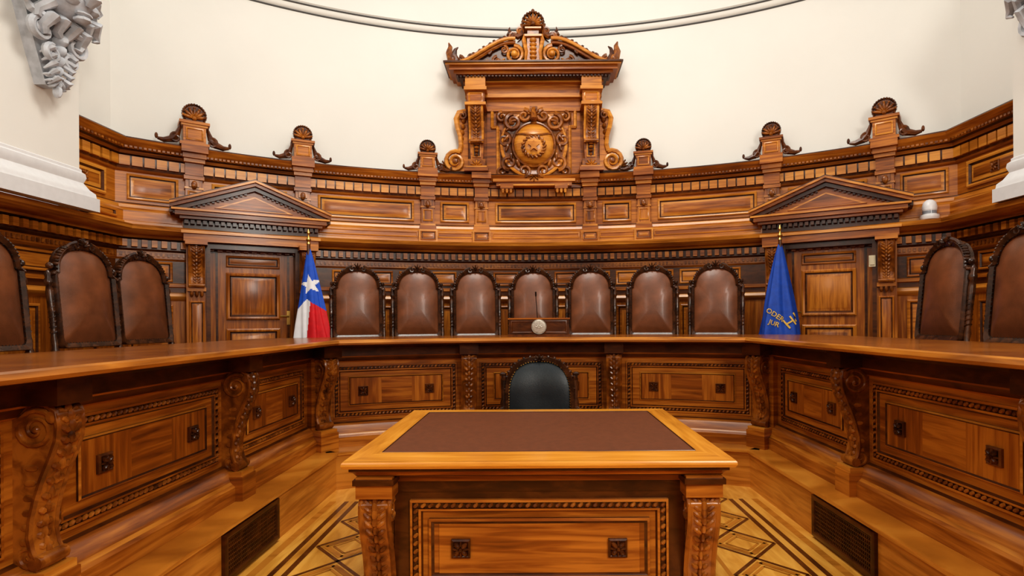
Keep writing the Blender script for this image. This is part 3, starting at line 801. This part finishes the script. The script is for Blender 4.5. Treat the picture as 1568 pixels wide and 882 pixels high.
# ------------------------------------------------------------------ table
tb=MB('carved_wooden_table')
hw,hd=.90,.745; zt=.78
def rsweep(prof,mats): tb.sweep([(-hw,-hd),(-hw,hd),(hw,hd),(hw,-hd)],[(-o,z) for o,z in prof],mats,closed=True)
rsweep([(-.05,zt-.001),(0,zt-.001),(.006,zt-.008),(.008,zt-.02),(.0,zt-.034),(-.02,zt-.040),(-.02,zt-.052),(-.035,zt-.060),(-.045,zt-.075),(-.05,zt-.08),(-.3,zt-.08)],['wood_x','wood_x','wood_x','wood_x','wood_h','wood_dark','wood_h','wood_h','wood_dark','wood_dark'])
bx,by0,by1=.13,.19,.115
o=[(-hw,-hd),(hw,-hd),(hw,hd),(-hw,hd)]; i_=[(-hw+bx,-hd+by0),(hw-bx,-hd+by0),(hw-bx,hd-by1),(-hw+bx,hd-by1)]
for k in range(4):
    a,b=o[k],o[(k+1)%4]; c,d=i_[(k+1)%4],i_[k]
    tb.add([(*a,zt),(*b,zt),(*c,zt),(*d,zt)],[[0,1,2,3]],'wood_x' if k%2==0 else 'wood_y',.6)
tb.add([(*p,zt-.001) for p in i_],[[0,1,2,3]],'leather_desk',.5)
for k in range(4):
    a,b=i_[k],i_[(k+1)%4]; tb.tube([(*a,zt-.001),(*b,zt-.001)],.004,'wood_dark',5)
tb.box(-.72,.72,-.60,.60,.05,.70,'wood_dark')
tb.box(-.80,.80,-.66,.66,.0,.09,'wood_h')
def tface(half,y,M):
    tb.M=M
    tb.box(-half+.08,half-.08,y,y+.1,.60,.70,'wood_dark'); tb.box(-half+.08,half-.08,y-.012,y,.655,.685,'wood_h')
    q=half-.20
    tb.box(-q-.08,q+.08,y+.005,y+.1,.08,.62,'wood_dark')
    tb.loops(-q,q,.11,.565,[(0,y+.01),(0,y-.015),(.012,y-.02),(.014,y-.006),(.040,y-.006),(.042,y-.02),(.053,y-.015),(.06,y)],['wood_h','wood_h','wood_dark','wood_dark','wood_dark','wood_h','wood_dark'],fill='wood_h')
    bead_frame(tb,-q+.027,q-.027,.137,.538,y-.014,.028,'wood_carved')
    a=q-.09
    tb.loops(-a,a,.19,.475,[(0,y+.004),(0,y-.014),(.012,y-.02),(.026,y-.012)],['wood_dark','wood_h','wood_dark'],fill='wood_h')
    tb.box(-a+.05,a-.05,y-.016,y,.215,.45,'wood_h',tint=.6)
    for sx in (-1,1): rosette(tb,sx*(a-.155),y-.016,.335,.045,'wood_carved_dark','wood_dark')
    tb.M=None
I4=Matrix.Identity(4)
tface(.82,-.61,I4); tface(.82,-.61,Matrix.Rotation(pi,4,'Z'))
tface(.66,-.74,Matrix.Rotation(pi/2,4,'Z')); tface(.66,-.74,Matrix.Rotation(-pi/2,4,'Z'))
for s1 in (0,1):
    tb.M=Matrix.Rotation(pi*s1,4,'Z')
    for sx in (-1,1):
        X=sx*.765
        tb.box(X-.085,X+.085,-.72,-.5,.60,.70,'wood_h'); tb.box(X-.095,X+.095,-.735,-.5,.665,.69,'wood_dark')
        tb.box(X-.07,X+.07,-.60,-.45,.05,.62,'wood_h')
        console(tb,X,-.57,.06,.60,.155,.14,'wood_carved','wood_carved')
        tb.box(X-.09,X+.09,-.70,-.5,0,.07,'wood_h')
    tb.M=None
tb.build(loc=(.02,3.285,0),rotz=rad(-.3))

# ------------------------------------------------------------------ lectern box, microphone, flags, devices
lb=MB('wooden_nameplate_box')
lb.box(-.29,.29,-.08,.10,0,.17,'wood_dark'); lb.box(-.30,.30,-.09,.11,0,.02,'wood_carved_dark'); lb.box(-.30,.30,-.09,.11,.165,.18,'wood_h')
lb.loops(-.27,.27,.03,.155,[(0,-.08),(0,-.088),(.01,-.09),(.016,-.082)],'wood_dark',fill='wood_dark')
lb.lathe((0,-.085,.095),[(.001,-.012),(.045,-.014),(.062,-.012),(.068,-.006),(.072,-.01),(.074,0)],'silver',24,'y')
fan(lb,(0,-.10,.085),.035,'silver',5,.3,pi-.3,.004)
lb.build(loc=(.045,5.45,1.273))
mc=MB('gooseneck_microphone')
mc.lathe((0,0,0),[(.001,0),(.045,0),(.045,.012),(.02,.02),(.01,.03),(.001,.03)],'dark_metal',16)
mc.tube([(0,0,.02),(0,0,.2),(-.005,-.01,.3),(-.01,-.03,.36),(-.012,-.05,.40)],.004,'dark_metal',6)
mc.tube([(-.012,-.05,.40),(-.013,-.075,.44)],[.008,.008],'dark_metal',8)
mc.build(loc=(.03,5.62,1.273))

def flag(name,x,y,topz,botz,wL,wR,yw,colfun,letters=None):
    mb=MB(name)
    zb=.45
    mb.lathe((0,0,0),[(.001,0),(.15,0),(.15,.02),(.06,.05),(.03,.1),(.018,.12),(.018,topz-zb-.02)],'wood_dark',14)
    mb.lathe((0,0,topz-zb-.03),[(.014,0),(.022,.01),(.014,.03),(.026,.055),(.014,.075),(.008,.10),(.018,.125),(.001,.17)],'brass',12)
    H=topz-botz; nv=110; nu=150
    def P(u,v):
        a=u
        w=.02+(v**.75)
        r=1+ (.17*math.sin(5*a+2.0*v)+.11*math.sin(9*a+1.3-3*v))*min(1,v*1.6)
        c=math.cos(a)
        ww=(wR if c>0 else wL)
        return Vector((c*ww*w*r, math.sin(a)*yw*w*r, (topz-zb-.04)-H*v))
    vs=[];fs=[];cols={}
    for j in range(nv+1):
        for i in range(nu): vs.append(P(2*pi*i/nu,j/nv))
    for j in range(nv):
        for i in range(nu):
            a=j*nu+i;b=j*nu+(i+1)%nu
            cp=(vs[a]+vs[b]+vs[a+nu]+vs[b+nu])/4
            cols.setdefault(colfun(cp.x,cp.z+zb,cp.y),[]).append([a,b,b+nu,a+nu])
    k=0
    for c,ff in cols.items():
        if k==0: mb.add(vs,ff,c,.5)
        else: mb.addf(ff,c,.5,len(vs))
        k+=1
    if letters:
        for txt,size,lx,lz,rot in letters:
            cu=bpy.data.curves.new('t','FONT'); cu.body=txt; cu.size=size; cu.align_x='CENTER'; cu.resolution_u=2; cu.offset=.001
            ob=bpy.data.objects.new('t',cu); S.collection.objects.link(ob)
            bpy.context.view_layer.update()
            me=ob.to_mesh()
            bm=bmesh.new(); bm.from_mesh(me); bmesh.ops.triangulate(bm,faces=bm.faces)
            bmesh.ops.subdivide_edges(bm,edges=bm.edges,cuts=3,use_grid_fill=True)
            V=[];
            for v in bm.verts:
                px=lx+v.co.x*math.cos(rot)-v.co.y*math.sin(rot); pz=lz-zb+v.co.x*math.sin(rot)+v.co.y*math.cos(rot)
                vv=min(1,max(.02,((topz-zb-.04)-pz)/H)); ys=[]
                for q in range(160):
                    a=pi+pi*q/159; pt=P(a,vv)
                    ys.append((abs(pt.x-px),pt.y))
                m=min(ys)[0]; yy=min(t[1] for t in ys if t[0]<m+.012)
                V.append((px,yy-.005,pz))
            bm.verts.ensure_lookup_table(); bm.verts.index_update()
            F=[[v.index for v in f.verts] for f in bm.faces]
            mb.add(V,F,'flag_gold',.5)
            bm.free(); ob.to_mesh_clear(); bpy.data.objects.remove(ob); bpy.data.curves.remove(cu)
    mb.build(loc=(x,y,zb),recalc=False)
def instar(x,z,cx,cz,r,rot=.2):
    dx,dz=x-cx,z-cz; d=math.hypot(dx,dz)
    if d>r: return False
    a=(math.atan2(dx,dz)+rot)%(2*pi/5); a=min(a,2*pi/5-a)
    t=pi/5; ri=.42*r
    px,py=d*math.cos(a),d*math.sin(a)
    x1,y1,x2,y2=r,0,ri*math.cos(t),ri*math.sin(t)
    return (x2-x1)*(py-y1)-(y2-y1)*(px-x1)>=0
def chile(x,z,y):
    if y<.05 and instar(x,z,.03,1.82,.11): return 'flag_white'
    b=1.67+x*1.1 if x<0 else 1.67-x*.7
    if z>b: return 'flag_blue'
    return 'flag_red' if x>.02+.10*(z-1.4) else 'flag_white'
flag('chilean_flag',-2.37,5.84,2.27,.95,.165,.235,.11,chile)
def blue(x,z,y): return 'flag_navy'
flag('judicial_power_flag',2.62,5.90,2.29,.95,.25,.235,.15,blue,[('ODER',.075,-.11,1.45,-.6),('JUR',.07,-.12,1.36,-.4),('H',.15,.07,1.35,.6),('I',.16,.14,1.40,.6)])

sc=MB('security_camera')
sc.lathe((0,0,0),[(.001,0),(.075,0),(.085,.02),(.08,.045),(.06,.05),(.06,.09),(.066,.095)],'white_plastic',20)
sc.lathe((0,0,.085),[(.062,0),(.066,.04),(.055,.085),(.03,.11),(.001,.118)],'white_plastic',20)
sc.lathe((0,0,.055),[(.062,0),(.0625,.03)],'glass_grey',20)
th=rad(40.2)
sc.build(loc=(C[0]+6.13*math.sin(th),C[1]+6.13*math.cos(th),2.416))
sw=MB('light_switch'); sw.M=flat(C,R,rad(31.6))
sw.box(.39,.45,-.245,-.221,1.97,2.09,'beige_plastic'); sw.box(.40,.44,-.255,-.245,1.99,2.07,'beige_plastic'); sw.build()

# plaster ornaments on piers
def plaster(side):
    mb=MB('plaster_scroll_bracket'); m='plaster_ornament'
    X=PXL if side<0 else PXR; Y0=4.45 if side<0 else 4.22
    mb.map=(lambda p:(X-p.y*1.35,Y0+p.x*1.1,p.z+.03)) if side<0 else (lambda p:(X+p.y*1.2,Y0-p.x,p.z+.05))
    mb.extr([(-.26,4.5),(.26,4.5),(.22,3.9),(.12,3.55),(.04,3.30),(-.04,3.30),(-.12,3.55),(-.22,3.9)],-.07,.02,m)
    mb.ell((0,-.16,4.0),(.16,.14,.17),m,nu=16,nv=10)
    mb.tube([(-.02,-.27,4.06),(0,-.33,3.97),(0,-.30,3.93)],[.03,.045,.02],m,8); mb.ell((0,-.27,3.87),(.06,.04,.02),m); mb.ell((0,-.26,3.83),(.05,.05,.03),m)
    for sx in (-1,1):
        mb.tube([(sx*.12,-.26,4.09),(sx*.07,-.31,4.10),(sx*.02,-.29,4.07)],[.012,.025,.014],m,6); mb.ell((sx*.07,-.27,4.04),(.028,.025,.018),m); mb.ell((sx*.09,-.26,3.95),(.05,.04,.045),m)
        for k in range(9):
            a=pi/2+sx*(.15+k*.34); rr=.20+.05*(k%2)
            p0=Vector((rr*math.cos(a),-.14,4.0+rr*1.1*math.sin(a)))
            d=Vector((math.cos(a),0,math.sin(a)))
            t=Vector((-math.sin(a),0,math.cos(a)))*sx
            mb.tube([p0-d*.06,p0+Vector((0,-.05,0)),p0+d*.07+t*.03,p0+d*.10+t*.07,p0+d*.07+t*.10],[.03,.04,.032,.022,.008],m,7)
        mb.spiral((sx*.15,-.12,3.68),.08,m,1.6,start=pi/2,sgn=-sx,th=.026)
        mb.spiral((sx*.07,-.13,3.53),.06,m,1.6,start=pi/2,sgn=-sx,th=.022)
        mb.spiral((sx*.24,-.10,4.34),.09,m,1.6,start=-pi/2,sgn=sx,th=.03)
        mb.tube([(sx*.02,-.10,3.78),(sx*.12,-.16,3.76),(sx*.22,-.12,3.80),(sx*.25,-.10,3.86)],[.02,.035,.03,.01],m,7)
        for k in range(5): mb.tube([(sx*.01,-.11,3.60-k*.055),(sx*(.10-.012*k),-.15,3.56-k*.055),(sx*(.13-.016*k),-.10,3.51-k*.055)],[.015,.022,.006],m,6)
    for k in range(5): mb.ell((0,-.13+.01*k,3.66-k*.08),(.035-.004*k,.05,.05),m)
    fan(mb,(0,-.11,3.36),.09,m,7,pi,2*pi,.03); mb.ell((0,-.11,3.26),(.022,.03,.055),m)
    mb.build()
plaster(-1); plaster(1)

# ------------------------------------------------------------------ lights
W=bpy.data.worlds.new('World'); S.world=W; W.use_nodes=True
bg=W.node_tree.nodes['Background']; bg.inputs['Color'].default_value=(1,.985,.95,1); bg.inputs['Strength'].default_value=.72
def area(name,loc,target,size,energy,col=(1,.95,.87),sy=None):
    l=bpy.data.lights.new(name,'AREA'); l.energy=energy; l.size=size; l.color=col
    if sy: l.shape='RECTANGLE'; l.size_y=sy
    o=bpy.data.objects.new(name,l); S.collection.objects.link(o); o.location=loc
    o.rotation_euler=(Vector(target)-Vector(loc)).to_track_quat('-Z','Y').to_euler()
area('ceiling_skylight',(0,3.4,6.7),(0,4.0,0),1.8,165)
area('window_light_right',(2.6,-2.3,4.2),(-1.6,4.5,1.2),1.1,190,(1,.95,.87),2.2)
area('window_light_left',(-2.6,-2.3,4.2),(1.2,5,1.6),1.0,40,(1,.95,.87),2.0)
S.view_settings.view_transform='Standard'
try: S.view_settings.look='Medium High Contrast'
except Exception as e:
    print('look',e)

# ------------------------------------------------------------------ camera
cd=bpy.data.cameras.new('camera'); cam=bpy.data.objects.new('camera',cd); S.collection.objects.link(cam)
cd.lens=19.5; cd.sensor_width=36; cd.shift_x=-.0217; cd.shift_y=.0325; cd.clip_start=.05
cam.location=(0,0,1.42)
cam.rotation_euler=(Matrix.Rotation(pi/2,3,'X')@Matrix.Rotation(rad(-.4),3,'Z')).to_euler()
S.camera=cam
